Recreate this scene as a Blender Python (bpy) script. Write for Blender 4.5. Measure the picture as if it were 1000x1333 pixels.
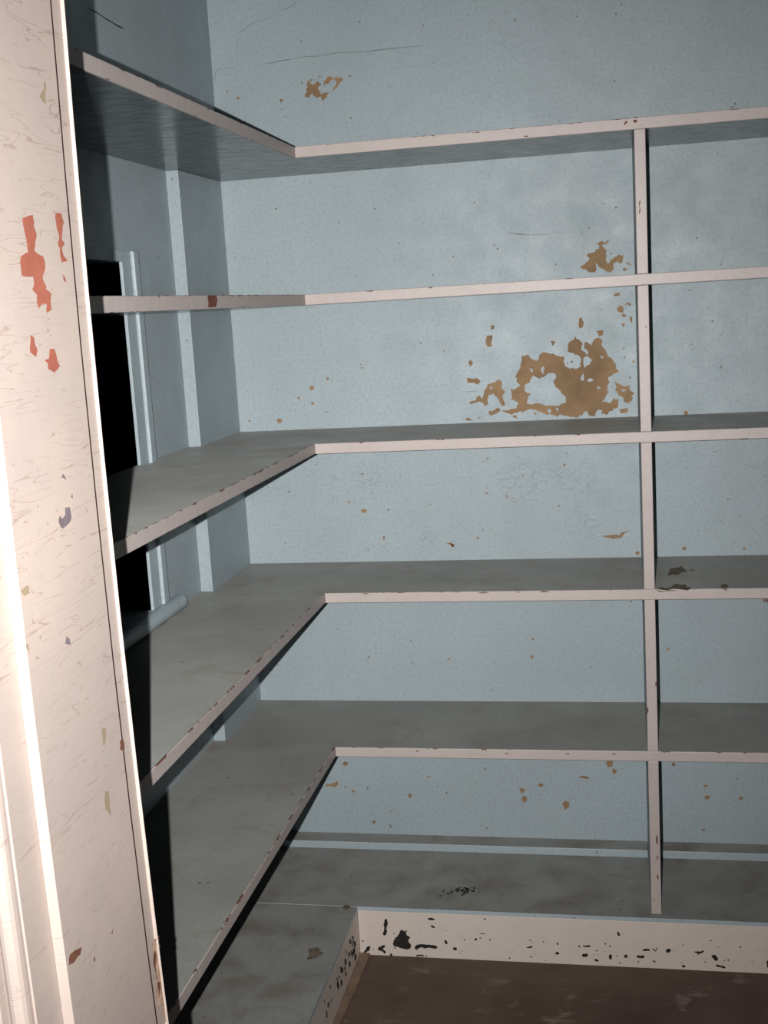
import bpy, bmesh, math, random
from mathutils import Vector, Matrix
from mathutils.geometry import tessellate_polygon

for o in list(bpy.data.objects): bpy.data.objects.remove(o)
scn = bpy.context.scene
COL = scn.collection

# ------------------------------------------------------------------ camera
F_PX = 1573.83
CAM = Vector((0.8291, -2.5657, 1.3229))
YAW, PITCH, ROLL = 0.198, -0.168, -0.0586
FWD = Vector((-math.sin(YAW)*math.cos(PITCH), math.cos(YAW)*math.cos(PITCH), math.sin(PITCH)))
_r = Vector((math.cos(YAW), math.sin(YAW), 0)); _u = _r.cross(FWD)
RGT = _r*math.cos(ROLL) + _u*math.sin(ROLL)
UPV = -_r*math.sin(ROLL) + _u*math.cos(ROLL)
cd = bpy.data.cameras.new('camera'); cam = bpy.data.objects.new('camera', cd); COL.objects.link(cam)
cd.sensor_fit = 'VERTICAL'; cd.sensor_height = 36.0; cd.sensor_width = 27.0
cd.lens = F_PX/1333*36.0; cd.clip_start = 0.01
m = Matrix.Identity(4)
for i in range(3): m[i][0], m[i][1], m[i][2], m[i][3] = RGT[i], UPV[i], -FWD[i], CAM[i]
cam.matrix_world = m
scn.camera = cam

# ------------------------------------------------------------------ light
w = bpy.data.worlds.new('world'); scn.world = w; w.use_nodes = True
w.node_tree.nodes['Background'].inputs[0].default_value = (0.5, 0.55, 0.6, 1)
w.node_tree.nodes['Background'].inputs[1].default_value = 0.001
# the camera's built-in flash, left of the lens (camera held upright)
fl = bpy.data.lights.new('camera_flash', 'SPOT'); flo = bpy.data.objects.new('camera_flash', fl); COL.objects.link(flo)
fl.energy = 258; fl.color = (1.0, 0.985, 0.97); fl.shadow_soft_size = 0.004
fl.spot_size = math.radians(110); fl.spot_blend = 0.5
fl.use_nodes = True          # flash reflector: intensity drops as cos^n away from its axis
_t = fl.node_tree; _e = _t.nodes['Emission']; _c = _t.nodes.new('ShaderNodeTexCoord'); _s = _t.nodes.new('ShaderNodeSeparateXYZ')
_a = _t.nodes.new('ShaderNodeMath'); _a.operation = 'ABSOLUTE'; _p = _t.nodes.new('ShaderNodeMath'); _p.operation = 'POWER'; _p.inputs[1].default_value = 6.2
_t.links.new(_c.outputs['Normal'], _s.inputs[0]); _t.links.new(_s.outputs[2], _a.inputs[0]); _t.links.new(_a.outputs[0], _p.inputs[0]); _t.links.new(_p.outputs[0], _e.inputs['Strength'])
fm = m @ Matrix.Rotation(math.radians(4.5), 4, 'Y') @ Matrix.Rotation(math.radians(2.0), 4, 'X'); fp = CAM - RGT*0.056 + UPV*0.004
for i in range(3): fm[i][3] = fp[i]
flo.matrix_world = fm
scn.view_settings.view_transform = 'Standard'; scn.view_settings.look = 'None'
scn.view_settings.exposure = 0.0; scn.view_settings.gamma = 1.0; scn.view_settings.use_curve_mapping = False

# ------------------------------------------------------------------ pixel -> plane
def hit(u, v, ax, val):
    d = FWD + RGT*((u-500)/F_PX) - UPV*((v-666.5)/F_PX)
    return CAM + d*((val-CAM[ax])/d[ax])

# ------------------------------------------------------------------ node helper
class NT:
    def __init__(s, name):
        s.m = bpy.data.materials.new(name); s.m.use_nodes = True; s.t = s.m.node_tree
        s.b = s.t.nodes['Principled BSDF']; s.pos = s.t.nodes.new('ShaderNodeNewGeometry').outputs['Position']
        s.obj = s.t.nodes.new('ShaderNodeTexCoord').outputs['Object']
    def lk(s, a, sock):
        if isinstance(a, (int, float)): sock.default_value = a
        elif isinstance(a, tuple): sock.default_value = a if len(a) != 3 or sock.type == 'VECTOR' else (*a, 1)
        else: s.t.links.new(a, sock)
    def mapv(s, vec, sc):
        n = s.t.nodes.new('ShaderNodeMapping'); s.lk(vec, n.inputs[0]); n.inputs['Scale'].default_value = sc; return n.outputs[0]
    def noise(s, scale, detail=4, rough=.55, vec=None, dist=0):
        n = s.t.nodes.new('ShaderNodeTexNoise'); s.lk(vec or s.pos, n.inputs['Vector'])
        n.inputs['Scale'].default_value = scale; n.inputs['Detail'].default_value = detail
        n.inputs['Roughness'].default_value = rough; n.inputs['Distortion'].default_value = dist
        return n.outputs['Fac']
    def vor(s, scale, feat='F1', vec=None, rnd=1):
        n = s.t.nodes.new('ShaderNodeTexVoronoi'); n.feature = feat; s.lk(vec or s.pos, n.inputs['Vector'])
        n.inputs['Scale'].default_value = scale; n.inputs['Randomness'].default_value = rnd
        return n.outputs['Distance']
    def ramp(s, f, a, b, lo=0., hi=1.):
        n = s.t.nodes.new('ShaderNodeMapRange'); s.lk(f, n.inputs[0]); n.clamp = True
        for i, v in enumerate((a, b, lo, hi)): n.inputs[i+1].default_value = v
        return n.outputs[0]
    def math(s, op, a, b=0.):
        n = s.t.nodes.new('ShaderNodeMath'); n.operation = op; s.lk(a, n.inputs[0]); s.lk(b, n.inputs[1]); return n.outputs[0]
    def mix(s, f, a, b):
        n = s.t.nodes.new('ShaderNodeMix'); n.data_type = 'RGBA'; s.lk(f, n.inputs[0]); s.lk(a, n.inputs[6]); s.lk(b, n.inputs[7]); return n.outputs[2]
    def sep(s, v):
        n = s.t.nodes.new('ShaderNodeSeparateXYZ'); s.lk(v, n.inputs[0]); return n.outputs
    def warp(s, vec, amt, scale):
        n = s.t.nodes.new('ShaderNodeTexNoise'); s.lk(vec, n.inputs['Vector']); n.inputs['Scale'].default_value = scale
        a = s.t.nodes.new('ShaderNodeVectorMath'); a.operation = 'SCALE'; s.t.links.new(n.outputs['Color'], a.inputs[0]); a.inputs['Scale'].default_value = amt
        b = s.t.nodes.new('ShaderNodeVectorMath'); s.lk(vec, b.inputs[0]); s.t.links.new(a.outputs[0], b.inputs[1]); return b.outputs[0]
    def done(s, col, rough=.5, height=None, strength=.3, dist=.002, spec=.5, drough=0.):
        s.lk(col, s.b.inputs['Base Color']); s.lk(rough, s.b.inputs['Roughness'])
        s.b.inputs['Specular IOR Level'].default_value = spec
        if 'Diffuse Roughness' in s.b.inputs: s.b.inputs['Diffuse Roughness'].default_value = drough
        if height is not None:
            n = s.t.nodes.new('ShaderNodeBump'); n.inputs['Strength'].default_value = strength; n.inputs['Distance'].default_value = dist
            s.lk(height, n.inputs['Height']); s.t.links.new(n.outputs[0], s.b.inputs['Normal'])
        return s.m
def sc(c, k): return tuple(x*k for x in c)

WALL = (.366, .432, .460)
def mk_wall(name, col, specks=.5, flaky=False):
    n = NT(name)
    c = n.mix(n.ramp(n.noise(2.2, 5), .35, .65), sc(col, .93), sc(col, 1.05))
    c = n.mix(n.ramp(n.noise(150, 3, .6), .46, .72, 0, .42), c, sc(col, .62))
    gr = n.ramp(n.noise(7, 6, .65), .5, .75, 0, .30)
    c = n.mix(gr, c, (.30, .35, .345))
    cluster = n.ramp(n.noise(5, 3), .42, .7)
    sp = n.math('MULTIPLY', n.ramp(n.vor(62), .10, .16, 1, 0), n.ramp(n.noise(23, 2), .60, .64))
    c = n.mix(n.math('MULTIPLY', sp, .85), c, (.12, .085, .06))
    sp2 = n.ramp(n.noise(95, 2, .5), .735, .76)
    c = n.mix(n.math('MULTIPLY', sp2, n.math('MULTIPLY', cluster, .7)), c, (.16, .15, .13))
    h = n.math('ADD', n.math('MULTIPLY', n.noise(160, 3), .4), n.noise(30, 4))
    if flaky:
        z = n.sep(n.pos)[2]
        fv = n.warp(n.mapv(n.pos, (1, 1, 2.2)), .05, 14)
        band = n.math('MULTIPLY', n.ramp(z, .72, .83, 0, 1), n.ramp(z, .93, 1.06, 1, 0))
        e = n.ramp(n.vor(38, 'DISTANCE_TO_EDGE', fv), 0, .05, 1, 0)
        msk = n.math('MULTIPLY', n.math('MULTIPLY', e, n.ramp(n.noise(9, 4), .55, .64)), band)
        h = n.math('ADD', h, n.math('MULTIPLY', msk, 2.5))
        c = n.mix(n.math('MULTIPLY', msk, .35), c, (.20, .19, .165))
    return n.done(c, n.ramp(n.noise(14), .3, .7, .42, .6), h, .25, .0022, .45, 0.)
M_WALL = mk_wall('pale_blue_wall_paint', WALL, flaky=True)
M_WALLT = mk_wall('pale_blue_trim_paint', sc(WALL, 1.04))
M_LEFT = mk_wall('blue_side_wall_paint', sc(WALL, .95))

def mk_top(name, col, stain, amt):
    n = NT(name)
    c = n.mix(n.ramp(n.noise(4, 5), .35, .65), sc(col, .88), sc(col, 1.08))
    gv = n.mapv(n.pos, (1, 1, 1))
    c = n.mix(n.ramp(n.noise(220, 3, .6), .45, .75, 0, .35), c, sc(col, .55))
    st = n.ramp(n.noise(9, 6, .62, dist=.4), .60-amt*.1, .78, 0, .75)
    c = n.mix(st, c, stain)
    sp = n.math('MULTIPLY', n.ramp(n.vor(48), .09, .18, 1, 0), n.ramp(n.noise(19, 2), .60, .65))
    c = n.mix(n.math('MULTIPLY', sp, .8), c, (.07, .05, .035))
    h = n.math('ADD', n.noise(120, 3), n.noise(18, 4))
    return n.done(c, n.ramp(n.noise(11), .3, .7, .45, .65), h, .22, .0016, .4, .5)
M_TOP = mk_top('dusty_grey_blue_shelf_paint', (.192, .196, .183), (.140, .110, .082), .5)
M_PLAT = mk_top('stained_grey_platform_paint', (.215, .222, .208), (.105, .073, .050), 1.7)

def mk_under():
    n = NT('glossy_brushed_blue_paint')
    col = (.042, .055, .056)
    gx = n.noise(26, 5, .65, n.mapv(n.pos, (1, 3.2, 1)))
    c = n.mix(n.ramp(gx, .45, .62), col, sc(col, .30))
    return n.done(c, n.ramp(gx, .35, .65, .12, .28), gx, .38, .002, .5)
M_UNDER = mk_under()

PINK = (.50, .43, .405)
def mk_edge(name, col, amount, chip=(.19, .085, .055), brown=0.):
    n = NT(name)
    z = n.sep(n.obj)[2]
    c = n.mix(n.ramp(n.noise(6, 4), .35, .65), sc(col, .95), col)
    c = n.mix(n.ramp(n.noise(60, 4), .5, .8, 0, .25), c, sc(col, .72))
    top = n.ramp(z, -.0055, -.0005, 0, 1); bot = n.ramp(z, -.0195, -.0165, .75, 0)
    near = n.math('MAXIMUM', top, bot)
    nz = n.noise(34, 5, .7)
    f = n.math('ADD', n.math('MULTIPLY', near, .24), nz)
    mask = n.ramp(f, .815-amount, .835-amount, 0, 1)
    c = n.mix(mask, c, n.mix(n.noise(70, 2), chip, sc(chip, .45)))
    dots = n.math('MULTIPLY', n.ramp(n.vor(40), .07, .12, 1, 0), n.ramp(n.noise(17, 2), .62, .66))
    c = n.mix(n.math('MULTIPLY', dots, .8), c, chip)
    h = n.math('SUBTRACT', n.noise(45, 4), n.math('MULTIPLY', mask, 1.2))
    return n.done(c, .45, h, .3, .002, .4)
M_EDGE = mk_edge('chipped_pinkish_white_paint', PINK, .0)
M_EDGE_D = mk_edge('worn_pinkish_edge_paint', sc(PINK, .90), .045)
M_KICK = mk_edge('cream_white_toe_kick_paint', (.69, .60, .535), -.2, (.03, .025, .022))
M_POST = mk_edge('chipped_white_upright_paint', PINK, -.25)

def mk_jamb():
    n = NT('crackled_cream_pink_paint')
    col = (.395, .330, .295)
    c = n.mix(n.ramp(n.noise(7, 4), .35, .65), sc(col, .93), (.415, .34, .295))
    def lines(sy, sz, w, off):
        nz = n.noise(1, 1, .4, n.mapv(n.pos, (5+off, sy, sz)))
        return n.ramp(n.math('ABSOLUTE', n.math('SUBTRACT', nz, .5)), 0, w, 1, 0)
    e = n.math('MAXIMUM', lines(8, 130, .013, 0), lines(12, 82, .008, 4))
    mk = n.math('MULTIPLY', e, n.ramp(n.noise(1, 3, .6, n.mapv(n.pos, (10, 22, 70))), .46, .54))
    z = n.sep(n.pos)[2]
    c = n.mix(n.math('MULTIPLY', mk, n.ramp(z, .75, 1.05, .25, .7)), c, (.25, .17, .14))
    c = n.mix(n.ramp(n.noise(13, 5, .6), .58, .78, 0, .35), c, (.36, .27, .21))
    wv = n.noise(70, 4, .6, n.mapv(n.pos, (1, .5, 1.2)))
    h = n.math('SUBTRACT', wv, n.math('MULTIPLY', mk, .7))
    return n.done(c, .5, h, .16, .0015, .35)
M_JAMB = mk_jamb()
def mk_flat(name, col, var=.3, scale=40, rough=.8, dark=None):
    n = NT(name)
    c = n.mix(n.ramp(n.noise(scale, 5, .6), .3, .7), sc(col, 1-var), sc(col, 1+var) if dark is None else dark)
    return n.done(c, rough, n.noise(scale*3, 3), .25, .001, .25)
M_BARE = mk_flat('bare_tan_plaster', (.285, .183, .100), .32, 10)
M_DARKCHIP = mk_flat('dark_old_paint', (.022, .018, .017), .4, 60)
M_RED = mk_flat('red_primer', (.27, .085, .055), .12, 30)
M_GREYC = mk_flat('grey_undercoat', (.14, .115, .125), .15, 40)
M_TAN = mk_flat('tan_undercoat', (.26, .20, .135), .15, 40)
M_BROWN = mk_flat('brown_bare_wood', (.16, .065, .04), .35, 70)
M_WOOD = mk_flat('splintered_raw_wood', (.42, .28, .20), .35, 90)
M_GAP_SHADE = mk_flat('painted_gap_shade', (.030, .010, .010), .3, 40)
M_STAIN = mk_flat('brown_stain', (.185, .140, .105), .3, 60)
M_SHOE = mk_flat('dirty_tan_floor_strip', (.20, .135, .095), .3, 30)
def mk_floor():
    n = NT('dirty_brown_floor')
    c = n.mix(n.ramp(n.noise(5, 6, .6), .35, .68), (.070, .046, .035), (.105, .072, .056))
    sv = n.warp(n.mapv(n.pos, (1, 1.6, 1)), .10, 7)
    s = n.math('MULTIPLY', n.ramp(n.noise(13, 5, .6, sv), .57, .74), n.ramp(n.noise(4, 3), .42, .62))
    c = n.mix(n.math('MULTIPLY', s, .85), c, (.27, .22, .19))
    return n.done(c, .7, n.noise(40, 5), .3, .002, .3, .6)
M_FLOOR = mk_floor()
def mk_glass():
    n = NT('black_window_glass'); return n.done((.004, .005, .005), n.ramp(n.noise(5), .3, .7, .08, .14), None)
M_GLASS = mk_glass()
M_CEIL = mk_flat('off_white_ceiling_paint', (.55, .55, .52), .05, 6, .8)

# ------------------------------------------------------------------ mesh helpers
def add_prism(bm, poly, z0, z1, mi=(0, 0, 0)):
    """poly: CCW (x,y); mi: material index of side, top, bottom"""
    lo = [bm.verts.new((x, y, z0)) for x, y in poly]; hi = [bm.verts.new((x, y, z1)) for x, y in poly]
    k = len(poly)
    for i in range(k):
        bm.faces.new((lo[i], lo[(i+1) % k], hi[(i+1) % k], hi[i])).material_index = mi[0]
    bm.faces.new(hi).material_index = mi[1]; bm.faces.new(lo[::-1]).material_index = mi[2]
def rect(x0, x1, y0, y1): return [(x0, y0), (x1, y0), (x1, y1), (x0, y1)]
def obj(name, bm, mats, parent=None, loc=(0, 0, 0), bevel=0.):
    me = bpy.data.meshes.new(name)
    bm.normal_update()
    bmesh.ops.recalc_face_normals(bm, faces=bm.faces) if all(e.is_manifold for e in bm.edges) else None
    bm.to_mesh(me); bm.free()
    for mt in (mats if isinstance(mats, (list, tuple)) else [mats]): me.materials.append(mt)
    o = bpy.data.objects.new(name, me); COL.objects.link(o); o.location = loc
    if parent: o.parent = parent
    if bevel:
        b = o.modifiers.new('bevel', 'BEVEL'); b.width = bevel; b.segments = 2; b.limit_method = 'ANGLE'
    return o
def box(name, x0, x1, y0, y1, z0, z1, mat, parent=None, bevel=0., loc=(0, 0, 0)):
    bm = bmesh.new(); add_prism(bm, rect(x0, x1, y0, y1), z0, z1); return obj(name, bm, mat, parent, loc, bevel)
def empty(name, loc=(0, 0, 0)):
    o = bpy.data.objects.new(name, None); COL.objects.link(o); o.location = loc; o.empty_display_size = .1; return o
def tag(o, label=None, cat=None, group=None, kind=None):
    if label: o['label'] = label
    if cat: o['category'] = cat
    if group: o['group'] = group
    if kind: o['kind'] = kind
    return o
def struct(o, label, cat): return tag(o, label, cat, kind='structure')

def bow(z):               # bends the left frame along its height to imitate lens barrel distortion
    d = max(min(z, 1.75), .45) - 1.126
    return .0277*d*d - .00575*d
def bow_mesh(bm, n=14):
    zs = [v.co.z for v in bm.verts]; z0, z1 = min(zs), max(zs)
    for i in range(1, n):
        g = bm.verts[:] + bm.edges[:] + bm.faces[:]
        bmesh.ops.bisect_plane(bm, geom=g, plane_co=(0, 0, z0+(z1-z0)*i/n), plane_no=(0, 0, 1))
    for v in bm.verts: v.co.x += bow(v.co.z)
    return bm

# ragged flat patches of missing paint, traced on a surface
def ragged(pts, rng, amp=.10, depth=2):
    for _ in range(depth):
        out = []
        for i, a in enumerate(pts):
            b = pts[(i+1) % len(pts)]
            dx, dy = b[0]-a[0], b[1]-a[1]; k = rng.uniform(-amp, amp)
            out += [a, ((a[0]+b[0])/2 - dy*k, (a[1]+b[1])/2 + dx*k)]
        pts = out
    return pts
def patch_faces(bm, pts, ax, val, lift, rng, amp=.14, depth=2, bowed=False, soft=0):
    for _ in range(soft):     # round the outline
        pts = [q for i in range(len(pts)) for a, b in ((pts[i], pts[(i+1) % len(pts)]),) for q in ((a[0]*.75+b[0]*.25, a[1]*.75+b[1]*.25), (a[0]*.25+b[0]*.75, a[1]*.25+b[1]*.75))]
    pts = ragged(pts, rng, amp, depth)
    P = []
    for u, v in pts:
        p = hit(u, v, ax, val)
        if bowed:
            for _ in range(3): p = hit(u, v, ax, val + bow(p.z))
        p[ax] += lift; P.append(p)
    vs = [bm.verts.new(p) for p in P]
    flat = [Vector((p[(ax+1) % 3], p[(ax+2) % 3], 0)) for p in P]
    for t in tessellate_polygon([flat]):
        try: bm.faces.new([vs[i] for i in t])
        except ValueError: pass
def zo(pts, s, ox, oy): return [(ox+x/s, oy+y/s) for x, y in pts]
def patches(name, polys, ax, val, lift, mat, parent, seed, kind=None, amp=.14, depth=2, label=None, bowed=False, soft=0, xmax=None):
    rng = random.Random(seed); bm = bmesh.new()
    for p in polys: patch_faces(bm, p, ax, val, lift, rng, amp, depth, bowed, soft)
    bm.normal_update()
    want = Vector((0, 0, 0)); want[ax] = 1 if lift > 0 else -1
    for f in bm.faces:
        if f.normal.dot(want) < 0: f.normal_flip()
    me = bpy.data.meshes.new(name); bm.to_mesh(me); bm.free(); me.materials.append(mat)
    o = bpy.data.objects.new(name, me); COL.objects.link(o)
    o.parent = parent
    if xmax is not None:
        for v in me.vertices: v.co.x = min(v.co.x, xmax)
    if kind: o['kind'] = kind
    if label: o['label'] = label
    return o

# ------------------------------------------------------------------ dimensions
ZS = [1.6268, 1.3542, 1.0675, 0.7683, 0.4466]; Z6 = 0.1079; T = 0.020
XF, YF, XD, DW = 0.2429, -0.2912, 0.8646, 0.0198
X6, Y6 = 0.2714, -0.3071
XL = -0.026          # main plane of the left wall; the boxed corner stands at x = 0
YB = -0.262          # front of the boxed corner
XR = 2.30; YFR = -1.500; ZC = 2.70
WY0, WY1 = -1.16, -0.530       # window opening on the left wall
WZ0, WZ1 = ZS[3]+.030, 1.4265

# ------------------------------------------------------------------ room shell
floor = struct(box('floor', -.15, XR+.1, -3.4, .1, -.06, 0, M_FLOOR), 'dirty brown scuffed pantry floor below the white toe kick', 'floor')
wall_back = struct(box('wall_back', -.15, XR+.1, 0, .1, 0, ZC, M_WALL), 'pale blue painted back wall with peeling tan patches', 'wall')
wl = empty('wall_left', (XL, 0, 0)); struct(wl, 'shaded blue left wall around the dark window', 'wall')
bm = bmesh.new()
for (y0, y1, z0, z1) in ((WY1, 0, 0, ZC), (-1.5, WY0, 0, ZC), (WY0, WY1, 0, WZ0-.03), (WY0, WY1, WZ1, ZC)):
    add_prism(bm, rect(-.14, 0, y0, y1), z0, z1)
add_prism(bm, rect(0, -XL, -1.5, 0), ZS[0]+.0003, ZC)
obj('wall_panel', bm, M_LEFT, wl)
struct(box('wall_right', XR, XR+.1, -1.5, 0, 0, ZC, M_LEFT), 'blue right wall of the pantry', 'wall')
struct(box('ceiling', -.15, XR+.1, -1.75, .1, ZC, ZC+.06, M_CEIL), 'off white pantry ceiling', 'ceiling')
XJ, YJ = 0.3640, -1.530          # pantry-side corner of the door frame
DR = 1.35; DZ = 2.03
bm = bmesh.new()
add_prism(bm, rect(-.5, XJ-.034, -1.745, YFR), 0, ZC); add_prism(bm, rect(DR+.034, XR+.5, -1.745, YFR), 0, ZC)
add_prism(bm, rect(XJ-.034, DR+.034, -1.745, YFR), DZ+.03, ZC)
wf = struct(obj('wall_front', bm, M_LEFT), 'front wall of the pantry holding the door frame', 'wall')
trim1 = struct(box('trim_1', -.026, 0, YB, 0, 0, ZS[0]-T, M_LEFT, bevel=.0012), 'boxed-out blue corner board between left and back walls', 'trim')
# its edge that faces the door
# ------------------------------------------------------------------ baseboard batten on the back wall
def batten(x0, x1, par):
    bm = bmesh.new()
    add_prism(bm, rect(x0, x1, -.0465, 0), Z6, Z6+.0185, (0, 1, 0)); return obj('batten_board', bm, [M_WALLT, M_PLAT], par, bevel=.0018)
bb = empty('baseboard_back', (.86, 0, Z6)); struct(bb, 'low pale blue batten along the foot of the back wall', 'baseboard')
for a, b in ((0, XD-.0004), (XD+DW+.0004, XR)):
    o = batten(a, b, bb); o.matrix_parent_inverse = Matrix.Translation((-.86, 0, -Z6))

# ------------------------------------------------------------------ window on the left wall
win = empty('window_1', (XL, -.85, WZ0)); struct(win, 'dark window with blue casing behind the left shelves', 'window')
INV = Matrix.Translation((-XL, .85, -WZ0))
def wpart(o): o.matrix_parent_inverse = INV; return o
CP = .012                              # casing proud of the wall
def casing_profile(y0, s):             # inner flat board and rounded back band, side s of the opening
    return [rect(XL, XL+.0045, *sorted((y0, y0+s*.040))), None]
for y0, s in ((WY1, 1), (WY0, -1)):
    z0 = WZ0
    wpart(box('casing_board', XL, XL+.006, *sorted((y0, y0+s*.041)), z0, WZ1+.020, M_WALLT, win, .001))
    wpart(box('back_band', XL, XL+.012, *sorted((y0+s*.0412, y0+s*.066)), z0, WZ1+.020, M_WALLT, win, .0025))
wpart(box('header_casing', XL, XL+.010, WY0, WY1, WZ1, WZ1+.020, M_WALLT, win, .001))
wpart(box('reveal_jamb', XL-.110, XL, WY1, WY1+.001, WZ0, WZ1, M_WALLT, win))
bm = bmesh.new()                       # rounded stool
k = 10; prof = [(XL-.110, .0)] + [(XL+.010+.014*math.sin(math.pi*i/k), .0145-.0145*math.cos(math.pi*i/k)) for i in range(k+1)] + [(XL-.110, .029)]
inn = [(XL, .0)] + [(XL+.010+.014*math.sin(math.pi*i/k), .0145-.0145*math.cos(math.pi*i/k)) for i in range(k+1)] + [(XL, .029)]
def extr_y(bm, prof, y0, y1, zb):
    a = [bm.verts.new((x, y0, zb+z)) for x, z in prof]; b = [bm.verts.new((x, y1, zb+z)) for x, z in prof]
    n = len(prof)
    for i in range(n): bm.faces.new((a[i], a[(i+1) % n], b[(i+1) % n], b[i]))
    bm.faces.new(a[::-1]); bm.faces.new(b)
extr_y(bm, inn, WY1, -.405, ZS[3]+.0005); extr_y(bm, prof, WY0, WY1, ZS[3]+.0005); extr_y(bm, inn, -1.24, WY0, ZS[3]+.0005)
wpart(obj('window_stool', bm, M_WALLT, win))
bm = bmesh.new()
for y0, y1, z0, z1 in ((WY0, WY0+.045, WZ0, WZ1), (WY1-.045, WY1, WZ0, WZ1), (WY0, WY1, WZ0, WZ0+.05), (WY0, WY1, WZ1-.045, WZ1), (WY0, WY1, 1.095, 1.13)):
    add_prism(bm, rect(XL-.105, XL-.080, y0, y1), z0, z1)
wpart(obj('sash', bm, M_DARKCHIP, win))
for z0, z1 in ((WZ0+.05, 1.095), (1.13, WZ1-.045)):
    wpart(box('pane', XL-.095, XL-.091, WY0+.045, WY1-.045, z0, z1, M_GLASS, win))

# ------------------------------------------------------------------ door frame at the left of the picture
door = empty('door_1', (XJ, -1.64, 0)); struct(door, 'crackled cream door frame close to the camera at left', 'door frame')
DINV = Matrix.Translation((-XJ, 1.64, 0))
def dpart(o): o.matrix_parent_inverse = DINV; return o
def frame_side(x, s):     # s=-1: frame left of the opening (x is its inner face), +1: right
    X = lambda d: x + s*d
    def bx(name, d0, d1, y0, y1, bev, z1=DZ, mt=M_JAMB):
        bm = bmesh.new(); a, b = sorted((X(d0), X(d1))); add_prism(bm, rect(a, b, y0, y1), 0, z1)
        if s < 0: bow_mesh(bm)
        return dpart(obj(name, bm, mt, door, bevel=bev))
    bx('jamb', .0140, .0335, -1.748, -1.5505, .0008)
    bx('door_stop', .0040, .0140, -1.7080, -1.5515, .0008)
    bx('jamb_edge', .0048, .0335, -1.5482, -1.5305, .0003)
    bx('gap_shade_strip', .0046, .0135, -1.5514, -1.5483, 0, DZ, M_GAP_SHADE)  # solid dark strip filling the joint; its colour paints in the gap's shade
    bm = bmesh.new(); pr = [(.0048, -1.5303), (.0026, -1.5303), (.0018, -1.5297), (.0018, -1.5289), (.0200, -1.5180), (.1000, -1.5150), (.1000, -1.5005), (.0335, -1.5005), (.0335, -1.5303)]
    add_prism(bm, [(X(d), y) for d, y in pr], 0, DZ+.08)
    if s < 0: bow_mesh(bm)
    dpart(obj('inner_casing', bm, M_JAMB, door))
    # outer casing: rounded bead, quirk, then the flat moulded board
    bm = bmesh.new(); pr = []
    d0, d1 = .0155, .0325; k = 8
    for i in range(k+1):
        a = math.pi*i/k; pr.append(((d0+d1)/2-(d1-d0)/2*math.cos(a), -1.752-.010*math.sin(a)))
    pr += [(.0335, -1.752), (.036, -1.750), (.037, -1.760), (.060, -1.764), (.10, -1.764), (.105, -1.772), (.115, -1.776), (.125, -1.772), (.125, -1.745), (.0335, -1.745), (.0335, -1.7485), (d0, -1.7485)]
    pts = [(X(d), y) for d, y in pr]
    if s < 0: pts = pts[::-1]
    add_prism(bm, pts, 0, DZ+.09)
    if s < 0: bow_mesh(bm)
    dpart(obj('outer_casing', bm, M_JAMB, door))
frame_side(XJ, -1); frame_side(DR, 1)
dpart(box('head_jamb', XJ-.034, DR+.034, -1.748, -1.5305, DZ, DZ+.028, M_JAMB, door))

# ------------------------------------------------------------------ L-shaped shelves
LAB = ['top L-shaped shelf seen from below, glossy underside',
       'second L-shaped shelf from the top, seen edge-on at eye level',
       'third L-shaped shelf from the top, below the largest peeled patch',
       'fourth L-shaped shelf from the top, level with the window stool',
       'fifth L-shaped shelf from the top, the one above the floor platform']
E = .0035
def left_poly(x1, y1, zt):
    p = [(XL, YFR-.0005+.001), (x1, YFR+.0005), (x1, y1), (XL, y1)]
    if WZ0-.04 < zt < WZ1+.03:          # notched round the window casing
        a, b, d = WY1-.0004, WY1+.0664, XL+.0155
        c, e = WY0-.0664, WY0+.0004
        p = [(XL, YFR+.0005), (x1, YFR+.0005), (x1, y1), (XL, y1), (XL, b), (d, b), (d, a), (XL, a), (XL, e), (d, e), (d, c), (XL, c)]
    return p
def back_poly(y1, x0, x1): return [(x0, y1), (x1, y1), (x1, 0), (.0, 0), (.0, YB-.0004), (XL, YB-.0004), (XL, y1)] if x0 > XL else [(XL, y1), (x1, y1), (x1, 0), (.0, 0), (.0, YB-.0004), (XL, YB-.0004)]
for i, z in enumerate(ZS):
    sh = empty('pantry_shelf', (0, 0, z)); tag(sh, LAB[i], 'shelf', 'L-shaped pantry shelves')
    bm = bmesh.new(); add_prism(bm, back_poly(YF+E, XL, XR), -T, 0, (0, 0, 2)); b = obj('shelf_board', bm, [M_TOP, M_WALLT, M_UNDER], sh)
    box('edge_strip', XF, XR, YF, YF+E-.0001, -T, 0, M_EDGE, b, .0012)
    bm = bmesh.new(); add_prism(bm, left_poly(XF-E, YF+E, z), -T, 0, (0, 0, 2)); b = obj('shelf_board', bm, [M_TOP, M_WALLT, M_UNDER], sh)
    box('edge_strip', XF-E+.0001, XF, YFR+.0005, YF-.0001, -T, 0, M_EDGE_D, b, .0012)

# ------------------------------------------------------------------ upright divider
up = empty('shelf_divider', (XD, YF, Z6)); tag(up, 'white upright divider crossing the back shelves at right', 'divider')
zz = [Z6] + ZS[::-1]
for k in range(5):
    z0 = zz[k] + .0002; z1 = zz[k+1] - T - .0002
    bm = bmesh.new(); 
    pl = rect(0, DW, E, -YF-.0002)
    if k == 0: pl = [(0, E), (DW, E), (DW, -YF-.0002), (0, -YF-.0002)]
    add_prism(bm, pl, z0-Z6, z1-Z6)
    p = obj('divider_panel', bm, M_WALLT, up, bevel=.0008)
    box('edge_strip', 0, DW, 0, E-.0001, z0-Z6, z1-Z6, M_POST, p, .0012)

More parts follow.
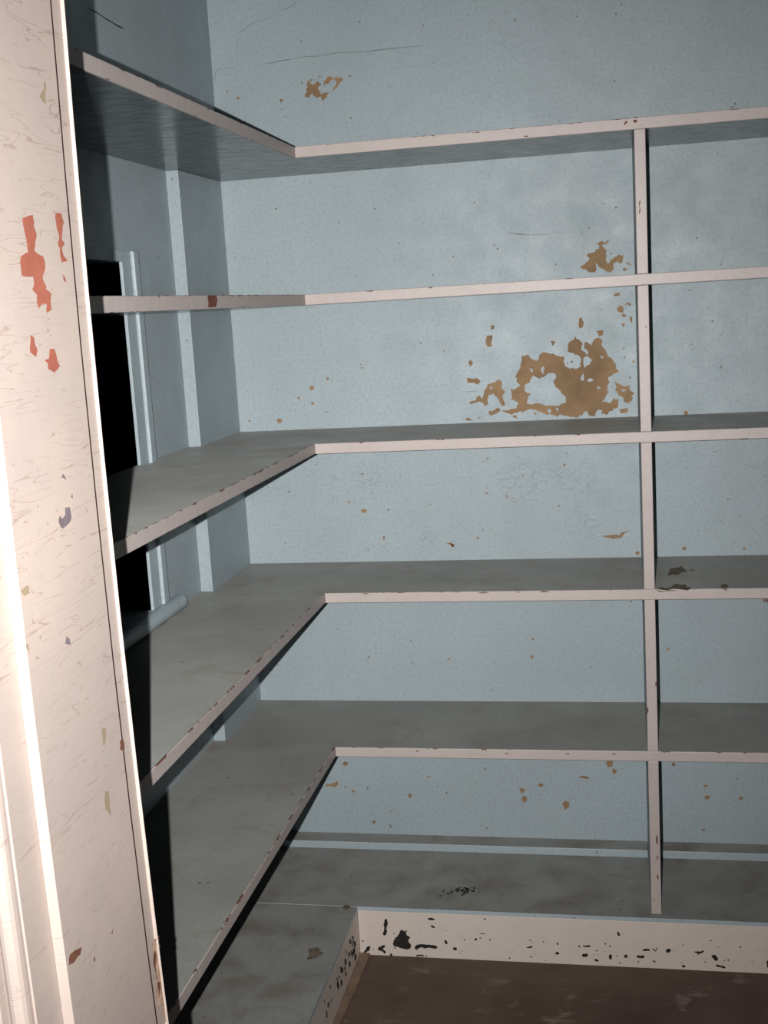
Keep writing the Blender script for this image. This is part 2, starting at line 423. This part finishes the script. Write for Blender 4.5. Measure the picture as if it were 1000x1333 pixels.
# ------------------------------------------------------------------ floor platform
pf = empty('base_platform', (X6, Y6, 0)); tag(pf, 'low stained grey platform on the floor with white toe kick', 'platform')
PINV = Matrix.Translation((-X6, -Y6, 0))
def ppart(o): o.matrix_parent_inverse = PINV; return o
TP = .0085
bm = bmesh.new(); add_prism(bm, back_poly(Y6, XL, XR), Z6-TP, Z6, (1, 0, 0)); ppart(obj('platform_board', bm, [M_PLAT, M_WALLT], pf, bevel=.0008))
bm = bmesh.new(); add_prism(bm, rect(XL, X6, YFR+.0005, Y6-.0012), Z6-TP, Z6, (1, 0, 0)); ppart(obj('platform_board', bm, [M_PLAT, M_WALLT], pf, bevel=.0008))
bkick = ppart(box('toe_kick', X6-.0008, XR, Y6+.0008, Y6+.019, 0, Z6-TP-.0004, M_KICK, pf, .0008))
lkick = ppart(box('toe_kick', X6-.019, X6-.0008, YFR+.0005, Y6-.0002, 0, Z6-TP-.0004, M_KICK, pf, .0008))
bm = bmesh.new(); add_prism(bm, [(X6, -1.49), (X6+.012, -1.49), (X6+.010, -.95), (X6+.013, -.62), (X6+.020, -.40), (X6+.021, Y6), (X6, Y6)], 0, .006)
ppart(obj('floor_strip', bm, M_SHOE, pf, bevel=.002))

# ------------------------------------------------------------------ missing paint: back wall
A = lambda p: zo(p, 4.1667, 600, 420); B = lambda p: zo(p, 10, 740, 300); C3 = lambda p: zo(p, 10, 380, 80)
big = [(330,180),(375,185),(415,205),(425,175),(450,160),(490,168),(530,180),(562,185),(568,240),(590,250),(620,250),(650,235),(655,200),(635,175),(610,165),(580,160),(578,125),(600,100),(622,75),(645,95),(652,150),(680,175),(695,165),(670,140),(672,105),(710,125),(725,90),(760,88),(765,125),(790,160),(800,185),(830,215),(845,255),(862,265),(825,278),(800,300),(795,345),(803,375),(780,415),(765,432),(800,435),(825,410),(850,412),(855,445),(850,460),(815,480),(790,500),(760,500),(770,480),(740,475),(730,505),(700,505),(680,480),(660,500),(635,515),(600,510),(560,508),(540,490),(520,512),(470,500),(440,485),(410,475),(385,470),(350,480),(340,485),(320,480),(300,490),(270,500),(245,490),(215,475),(190,495),(165,505),(148,485),(175,480),(200,460),(235,475),(270,470),(300,465),(315,440),(300,425),(270,420),(275,385),(270,360),(300,355),(325,345),(305,320),(295,295),(310,265),(325,245),(330,215)]
isl = [[(345,340),(375,325),(395,285),(425,305),(450,295),(475,275),(505,275),(520,295),(500,320),(510,345),(530,360),(545,385),(570,405),(570,435),(540,445),(500,450),(450,445),(425,438),(385,445),(360,440),(365,400),(380,385),(345,370)],
 [(432,255),(445,235),(455,250),(445,280)], [(372,250),(390,255),(385,272)], [(665,190),(690,180),(715,200),(700,225),(670,245)], [(685,315),(700,300),(720,315),(695,322)],
 [(740,345),(760,350),(745,365)], [(470,470),(490,475),(480,495)], [(515,460),(530,465),(525,485)], [(655,290),(670,270),(665,315),(650,310)], [(755,180),(775,182),(765,195)],
 [(155,345),(172,350),(165,370)], [(870,358),(900,365),(880,375)]]
clus = [(150,330),(170,325),(195,315),(215,315),(222,345),(238,370),(230,410),(243,440),(225,455),(210,430),(190,400),(175,385),(150,392),(145,420),(150,445),(125,455),(115,432),(85,435),(55,443),(45,437),(85,420),(90,398),(118,415),(125,375),(140,355)]
small_a = [[(30,300),(65,305),(85,300),(108,320),(95,335),(70,325),(35,325)], [(40,215),(55,202),(68,220),(52,238)], [(142,70),(172,68),(165,105),(170,125),(150,132),(138,120)], [(165,15),(182,15),(180,35),(165,40)],
 [(485,98),(515,105),(495,128)], [(640,-20),(655,-28),(668,0),(660,28),(642,30)], [(735,45),(775,38),(770,70),(750,75)], [(860,470),(905,462),(905,485),(865,490)], [(870,5),(890,5),(880,28)], [(928,205),(948,208),(935,220)],
 [(908,290),(925,300),(915,305)], [(20,525),(45,515),(65,530)], [(75,515),(108,512),(100,522)], [(275,505),(300,500),(305,520)], [(595,210),(610,208),(600,225)], [(395,488),(415,490),(405,502)]]
right_cl = [(830,320),(860,335),(890,345),(915,340),(920,370),(943,378),(925,395),(915,440),(890,435),(880,405),(850,385),(835,370),(845,345)]
p2 = [(150,480),(210,440),(270,390),(275,360),(240,330),(260,300),(340,285),(360,245),(400,235),(400,190),(365,170),(440,135),(465,160),(490,150),(520,120),(535,130),(500,175),(440,190),(450,215),(495,245),(490,310),(500,330),(485,390),(520,430),(545,410),(550,380),(580,370),(620,335),(655,315),(700,330),(722,315),(705,390),(700,425),(670,430),(640,405),(590,430),(585,465),(595,500),(545,548),(490,535),(450,500),(400,475),(375,430),(355,430),(365,520),(335,550),(260,540),(230,510)]
p2s = [[(765,405),(825,445),(765,440)], [(700,510),(735,485),(770,510),(740,530)], [(585,850),(610,820),(670,800),(670,850)], [(630,1020),(675,975),(720,1010),(715,1075),(660,1065)], [(690,1120),(705,1080),(765,1112)],
 [(725,970),(770,935),(820,960),(800,985),(770,960)], [(420,1035),(450,1015),(430,1045)], [(800,1120),(825,1115),(830,1200),(815,1200)], [(535,300),(570,290),(560,318)]]
p3 = [(195,300),(205,245),(235,250),(240,285),(280,300),(340,250),(380,290),(375,315),(350,320),(345,370),(370,390),(375,430),(410,410),(495,400),(460,430),(455,465),(405,515),(385,485),(380,450),(320,475),(285,450),(265,420),(240,435),(225,485),(210,460),(175,470),(170,435),(195,400),(190,360),(210,330)]
p3b = [(415,255),(450,235),(460,205),(510,190),(520,215),(560,220),(580,205),(630,215),(665,205),(660,250),(615,290),(590,340),(545,370),(520,410),(545,340),(580,300),(580,250),(545,232),(500,250),(490,285),(440,290),(420,330)]
L1, L2 = -.0004, -.0008
patches('bare_patch', [A(big)], 1, 0, L1, M_BARE, wall_back, 1, amp=.22, depth=3, label='largest bare tan patch on the back wall')
patches('bare_patch', [A(clus)], 1, 0, L1, M_BARE, wall_back, 2, amp=.22, depth=3)
patches('bare_patch', [A(right_cl)], 1, 0, L1, M_BARE, wall_back, 3, amp=.22, depth=3)
patches('bare_patch', [B(p2)], 1, 0, L1, M_BARE, wall_back, 4, amp=.10)
patches('bare_patch', [C3(p3)], 1, 0, L1, M_BARE, wall_back, 5, amp=.10)
patches('bare_patch', [C3(p3b)], 1, 0, L1, M_BARE, wall_back, 6, amp=.10)
patches('paint_remnant', [A(p) for p in isl], 1, 0, L2, M_WALL, wall_back, 7, 'stuff')
q = lambda u, v, r, s=1.: [(u-r, v-r*.3*s), (u-r*.2, v-r*s), (u+r*.9, v-r*.5*s), (u+r*.7, v+r*.6*s), (u-r*.4, v+r*s)]
rngq = random.Random(11)
chips = [A(p) for p in small_a] + [B(p) for p in p2s] + [C3([(730,180),(785,175),(755,208)]), C3([(340,185),(385,190),(365,210)])]
for u, v, r in ((364,548,4),(406,505,3.6),(427,493,2),(389,518,1.8),(407,525,2.2),(325,548,1.6),(474,665,4),(310,128,2.2),(366,131,2.4),(296,119,1.4),(465,571,1),
    (450,994,4.2),(558,1011,2),(534,1036,3),(680,1029,3.6),(704,1022,4),(683,1040,4),(737,1048,5),(794,994,5),(800,1004,3.6),(487,1070,2.6),(510,1055,1.8),(460,1030,2.4),
    (919,1023,3),(921,1038,4),(965,1039,3.2),(916,1080,2.6),(877,995,3),(891,714,3.2),(969,714,2),(830,720,3),(693,855,2.2),(585,858,1.6),(480,855,1.4),(694,832,1.8),(870,845,2),
    (735,605,1.6),(660,646,1.6),(634,642,1.4),(681,620,1.2),(670,653,1.2),(645,695,1),(454,654,1.8),(560,657,1.4),(635,597,1.3),(472,617,1.6),(590,710,2.4),(622,700,1.8),(500,700,1.8),
    (893,538,3),(907,310,1.6),(590,334,1.4),(802,270,1.4),(786,265,1.2),(618,264,1.2),(578,457,1.3),(470,475,1.2),(471,479,1.4),(802,18,1.6),(800,106,1.6),(930,588,1.4),(948,650,1.6)):
    chips.append(q(u, v, r, rngq.uniform(.6, 1.2)))
chips += [[(424,1021),(432,1020),(440,1017),(441,1021),(436,1025),(424,1024)], [(784,698),(800,696),(806,697),(812,692),(820,690),(809,700),(800,701)], [(580,707),(588,706),(591,712),(586,709)],
          [(752,1012),(760,1010),(768,1013),(760,1013)]]
patches('paint_chips', chips, 1, 0, L1, M_BARE, wall_back, 8, 'stuff', .12, 1)

def stroke(pts, wd):
    out = []
    for sgn in (1, -1):
        row = []
        for i, (x, y) in enumerate(pts):
            a = pts[max(i-1, 0)]; b = pts[min(i+1, len(pts)-1)]
            dx, dy = b[0]-a[0], b[1]-a[1]; l = math.hypot(dx, dy) or 1
            k = wd/2*(.25 if i in (0, len(pts)-1) else 1)
            row.append((x - sgn*dy/l*k, y + sgn*dx/l*k))
        out += row if sgn > 0 else row[::-1]
    return out
M_CRACK = mk_flat('hairline_crack', (.245, .275, .28), .2, 60)
cr = [stroke(p, .85) for p in ([(390,0),(378,9),(366,14),(350,23),(335,28),(322,35),(313.5,42),(310,52),(309,62)], [(279,110),(279.5,102),(281,94),(284,90),(295,88.5),(309,88)], [(340,84),(380,77),(414,73),(470,68),(560,59)],
      [(660,303),(690,306),(716,304)], [(720,301),(735,304)], [(600,510),(626,508)], [(452,503),(470,501)])]
patches('wall_crack', cr, 1, 0, L1, M_CRACK, wall_back, 40, 'stuff', .05, 1)
cl = patches('wall_crack', [stroke([(113,10),(125,16),(140,26),(152,33),(162,38)], 1.6)], 0, 0, .0004, M_DARKCHIP, wl, 41, 'stuff', .05, 1); cl.matrix_parent_inverse = Matrix.Translation((-XL, 0, 0))

# toe kick chips
K1 = lambda p: zo(p, 3.7037, 460, 1170); K2 = lambda p: zo(p, 3.7037, 730, 1180)
kp = [K1(p) for p in ([(150,95),(165,98),(163,140),(158,180),(140,172),(150,150)], [(230,145),(255,160),(258,178),(278,185),(262,205),(280,220),(275,245),(240,240),(215,232),(190,225),(198,190),(215,180)], [(355,92),(390,92),(395,103),(365,103)],
 [(370,128),(385,128),(398,143),(380,138)], [(295,228),(320,218),(360,220),(405,226),(405,242),(370,238),(325,234),(300,250)], [(440,195),(455,205),(452,222),(440,212)], [(478,235),(500,233),(498,247),(484,247)], [(65,230),(85,225),(80,250),(60,258),(45,262),(60,245)],
 [(118,235),(135,228),(150,220),(155,232),(140,240),(160,255),(150,268),(140,250),(122,250)], [(585,190),(598,190),(595,202),(585,200)], [(625,95),(640,92),(640,103)], [(655,192),(665,195),(660,205)], [(835,232),(865,226),(868,234),(838,238)],
 [(978,210),(992,215),(985,225)], [(975,255),(995,258),(990,270),(975,268)], [(845,198),(860,198),(855,204)], [(178,262),(190,264),(185,285),(176,280)], [(300,270),(340,268),(342,280),(325,274),(305,280)], [(40,198),(50,200),(45,212)], [(605,188),(618,186),(615,194)], [(600,168),(636,166),(630,172)])]
kp += [K2(p) for p in ([(270,118),(285,125),(285,145),(275,140)], [(105,188),(145,185),(142,196),(110,195)], [(85,185),(95,188),(90,202)], [(105,228),(130,225),(133,238),(115,245),(102,240)], [(210,175),(222,178),(216,186)], [(232,230),(250,232),(245,258),(232,250)],
 [(305,235),(320,228),(322,245),(310,250)], [(365,235),(405,235),(405,250),(370,248)], [(392,208),(430,203),(430,214),(398,215)], [(440,203),(455,205),(452,216)], [(440,258),(460,262),(455,272)], [(505,208),(525,202),(535,212),(520,225),(508,220)],
 [(643,216),(675,218),(690,208),(688,222),(672,228),(648,222)], [(722,235),(745,230),(762,255),(748,265)], [(692,262),(704,268),(698,274)], [(720,158),(730,165),(722,170)], [(165,250),(185,258),(178,268),(165,262)], [(748,278),(765,282),(800,292),(790,298),(750,290)], [(585,282),(602,282),(600,295),(585,292)], [(992,262),(1003,258),(1003,300),(994,290)], [(265,234),(275,236),(270,243)])]
for _ in range(46):
    u = rngq.uniform(475, 995); v = 1205 + (u-475)*.026 + rngq.uniform(0, 1)**.6*40; kp.append(q(u, v, rngq.uniform(.5, 1.3)))
patches('paint_chips', kp, 1, Y6+.0008, L1, M_DARKCHIP, bkick, 9, 'stuff', .16, 2, soft=1)
lk = []
for _ in range(34):
    t = rngq.random()**1.6; u = 462 - 42*t + rngq.uniform(-1.5, 4); v = 1212 + 100*t + rngq.uniform(-8, 26)
    r = rngq.uniform(.8, 2.2); lk.append([(u-r*.4, v-r*1.6), (u+r*.5, v-r*2), (u+r*.6, v+r*1.6), (u-r*.3, v+r*2.2)])
patches('paint_chips', lk, 0, X6-.0008, .0004, M_DARKCHIP, lkick, 10, 'stuff', .1, 1)

# stains on the platform and the fourth shelf
stains = [zo(p, 4.1667*1.0912, 340, 1150) for p in ([(285,385),(340,378),(350,400),(372,412),(340,430),(315,445),(270,450),(285,430),(278,400)], [(480,140),(520,130),(545,145),(510,155)])]
patches('stain', stains, 2, Z6, .0004, M_STAIN, pf, 12, 'stuff', .2).matrix_parent_inverse = PINV
SP = bpy.data.objects['base_platform']
st2 = []
for _ in range(60):
    u = 603 + rngq.gauss(0, 9); v = 1160 + rngq.gauss(0, 2.4); st2.append(q(u, v, rngq.uniform(.8, 2.2), .5))
patches('stain', st2, 2, Z6, .0004, M_DARKCHIP, pf, 13, 'stuff', .2, 1).matrix_parent_inverse = PINV
s4 = [o for o in bpy.data.objects if o.name.startswith('pantry_shelf') and abs(o.location.z-ZS[3]) < 1e-4][0]
S4 = lambda p: zo(p, 6.6667, 850, 700)
sp4 = [S4(p) for p in ([(140,300),(165,260),(200,265),(255,240),(275,275),(300,290),(270,300),(210,325),(130,325)], [(310,285),(340,270),(375,285),(345,288)])]
sp4 += [S4([(40,448),(130,440),(180,410),(280,405),(295,430),(350,442),(250,452),(120,460)]), S4([(585,440),(610,405),(660,410),(630,442)])]
patches('stain', sp4, 2, ZS[3], .0004, M_STAIN, s4, 14, 'stuff', .2).matrix_parent_inverse = Matrix.Translation((0, 0, -ZS[3]))

def near_edge(cs, ax, val, lift, mat, par, seed, xmax=None):
    o = patches('paint_chips', cs, ax, val, lift, mat, par, seed, 'stuff', .14, 1, soft=1, xmax=xmax); o.matrix_parent_inverse = Matrix.Translation(-par.location); return o
sh_by = lambda z: [o for o in bpy.data.objects if o.name.startswith('pantry_shelf') and abs(o.location.z-z) < 1e-4][0]
near_edge([[(812,161.5),(815,157),(817.5,158),(814,163)], [(824,156.5),(828,155.5),(830.5,157.5),(828,160),(825,159)], [(826,152.5),(830,151.8),(830,153.5),(827,154)], [(680,177),(688,176.5),(687,179)], [(612,172.5),(625,171.5),(624,173.2)], [(560,176.4),(566,176),(565,177.8)]], 1, YF, -.0004, M_BROWN, sh_by(ZS[0]), 50)
near_edge([[(700,769.6),(716,769),(712,771.5)], [(620,771),(630,770.2),(640,770.6),(628,773)], [(672,771),(678,769.6),(676,772)], [(470,772.3),(480,772),(478,774)], [(992,780),(1000,778),(1000,783),(994,784)], [(850,768.2),(880,767.5),(884,769),(860,770.5)], [(938,767),(948,766.4),(946,769)]], 1, YF, -.0004, M_STAIN, sh_by(ZS[3]), 51)
near_edge([[(655,980),(664,979.5),(660,982.5)], [(735,980.5),(742,980),(741,982.5)], [(540,977),(546,976.6),(544,979)], [(795,981),(803,980.6),(800,983)]], 1, YF, -.0004, M_STAIN, sh_by(ZS[4]), 52)
near_edge([[(854.0,818),(856.5,816),(856.5,828),(854.5,826)], [(853.0,888),(856.0,886),(856.0,893),(853.5,894)], [(853.5,744),(855.1,742),(855.1,748)], [(848.0,433),(849.3,431),(849.3,437)], [(854.1,1088),(856.5,1086),(856.5,1100),(854.5,1099)], [(854.5,1115),(856.8,1113),(856.8,1122)], [(855.0,1140),(857.0,1136),(857.0,1148)], [(842.1,920),(844.5,922),(843.5,930),(842.3,928)], [(832.0,262),(834.0,260),(833.5,276),(832.3,280)], [(849.5,1172),(851.5,1171.5),(851.0,1173.5)]], 1, YF, -.0004, M_BROWN, up, 53, XD+DW-.0004)

# brown scorch on the second shelf's left edge
s2 = [o for o in bpy.data.objects if o.name.startswith('pantry_shelf') and abs(o.location.z-ZS[1]) < 1e-4][0]
patches('stain', [[(270,384.5),(281,384.5),(283,391),(281,399.5),(270.5,400),(271,392)]], 0, XF, .0004, M_BROWN, s2, 15, 'stuff', .05).matrix_parent_inverse = Matrix.Translation((0, 0, -ZS[1]))

# ------------------------------------------------------------------ missing paint: door frame
R1 = lambda p: zo(p, 5.554, 0, 260); G1 = lambda p: zo(p, 5.5556, 0, 560); J1 = lambda p: zo(p, 5, 0, 800); J2 = lambda p: zo(p, 4.1667, 0, 1050)
XS = XJ-.004
red = [R1(p) for p in ([(160,130),(205,115),(235,110),(245,170),(240,195),(262,250),(245,365),(270,390),(310,410),(322,450),(318,520),(305,560),(330,620),(330,650),(368,675),(370,795),(335,820),(335,750),(300,755),(280,790),(262,740),(265,690),(230,650),(245,600),(235,555),(155,550),(145,480),(150,410),(200,380),(195,330),(175,240)],
 [(400,95),(440,100),(458,165),(445,290),(465,315),(445,345),(455,400),(488,440),(445,455),(435,420),(430,350),(415,315),(425,280),(405,190)], [(445,535),(465,555),(475,598),(455,580)], [(215,980),(240,990),(268,1090),(260,1135),(215,1100)],
 [(355,1080),(390,1075),(400,1105),(410,1160),(432,1200),(390,1250),(345,1225),(345,1190),(320,1160),(350,1150)], [(358,980),(368,978),(366,992)])]
for k, p in enumerate(red): dpart(patches('red_primer_patch', [p], 0, XS, .0004, M_RED, door, 20+k, amp=.07, bowed=True))
gr = [G1(p) for p in ([(465,560),(500,555),(512,640),(490,680),(455,713),(435,700),(420,650),(430,615),(445,640),(470,610)], [(440,345),(455,315),(478,360),(455,345)], [(510,485),(520,455),(525,490)], [(335,660),(350,680),(342,684)], [(265,550),(275,545),(272,560)])]
gr += [J1([(420,190),(430,140),(450,160),(458,195),(440,195)])]
dpart(patches('paint_chips', gr, 0, XS, .0004, M_GREYC, door, 30, 'stuff', .07, bowed=True))
tn = [J1(p) for p in ([(660,740),(685,740),(680,850),(667,850)], [(680,1150),(705,1150),(712,1240),(718,1320),(690,1270)], [(165,190),(185,195),(182,240),(168,225)], [(225,290),(240,270),(255,285)], [(678,980),(690,975),(690,1000)])]
tn += [zo([(425,1050),(440,1010),(470,960),(480,880),(497,940),(495,1130),(465,1110)], 8.3333, 0, 0), G1([(145,1160),(200,1120),(210,1180),(170,1200)])]
dpart(patches('paint_chips', tn, 0, XS, .0004, M_TAN, door, 31, 'stuff', .07, bowed=True))
br = [J2([(372,860),(378,800),(440,760),(435,800),(400,845)]), J1([(778,820),(800,815),(803,890),(780,880)]), J2([(505,835),(512,810),(513,845)]), J2([(600,690),(612,655),(608,690)])]
dpart(patches('paint_chips', br, 0, XS, .0004, M_BROWN, door, 32, 'stuff', .07, bowed=True))
W1 = lambda p: zo(p, 6.6667, 170, 1180)
wd = [W1(p) for p in ([(180,320),(205,290),(240,250),(240,272),(248,420),(270,560),(276,640),(283,760),(300,830),(318,1000),(290,1000),(270,850),(235,870),(225,760),(215,640),(200,480),(190,400)],)]
dpart(patches('splintered_wood', wd, 0, XS, .0005, M_WOOD, door, 33, 'stuff', .1, 3, bowed=True))
wc = [W1(p) for p in ([(190,300),(240,255),(240,290),(205,295)], [(200,380),(215,420),(215,560),(222,650),(206,560)], [(228,350),(240,340),(244,410),(234,400)], [(222,660),(250,650),(245,760),(232,800)], [(245,870),(290,840),(260,860)])]
dpart(patches('splintered_wood', wc, 0, XS, .0009, M_BROWN, door, 34, 'stuff', .1, 2, bowed=True))
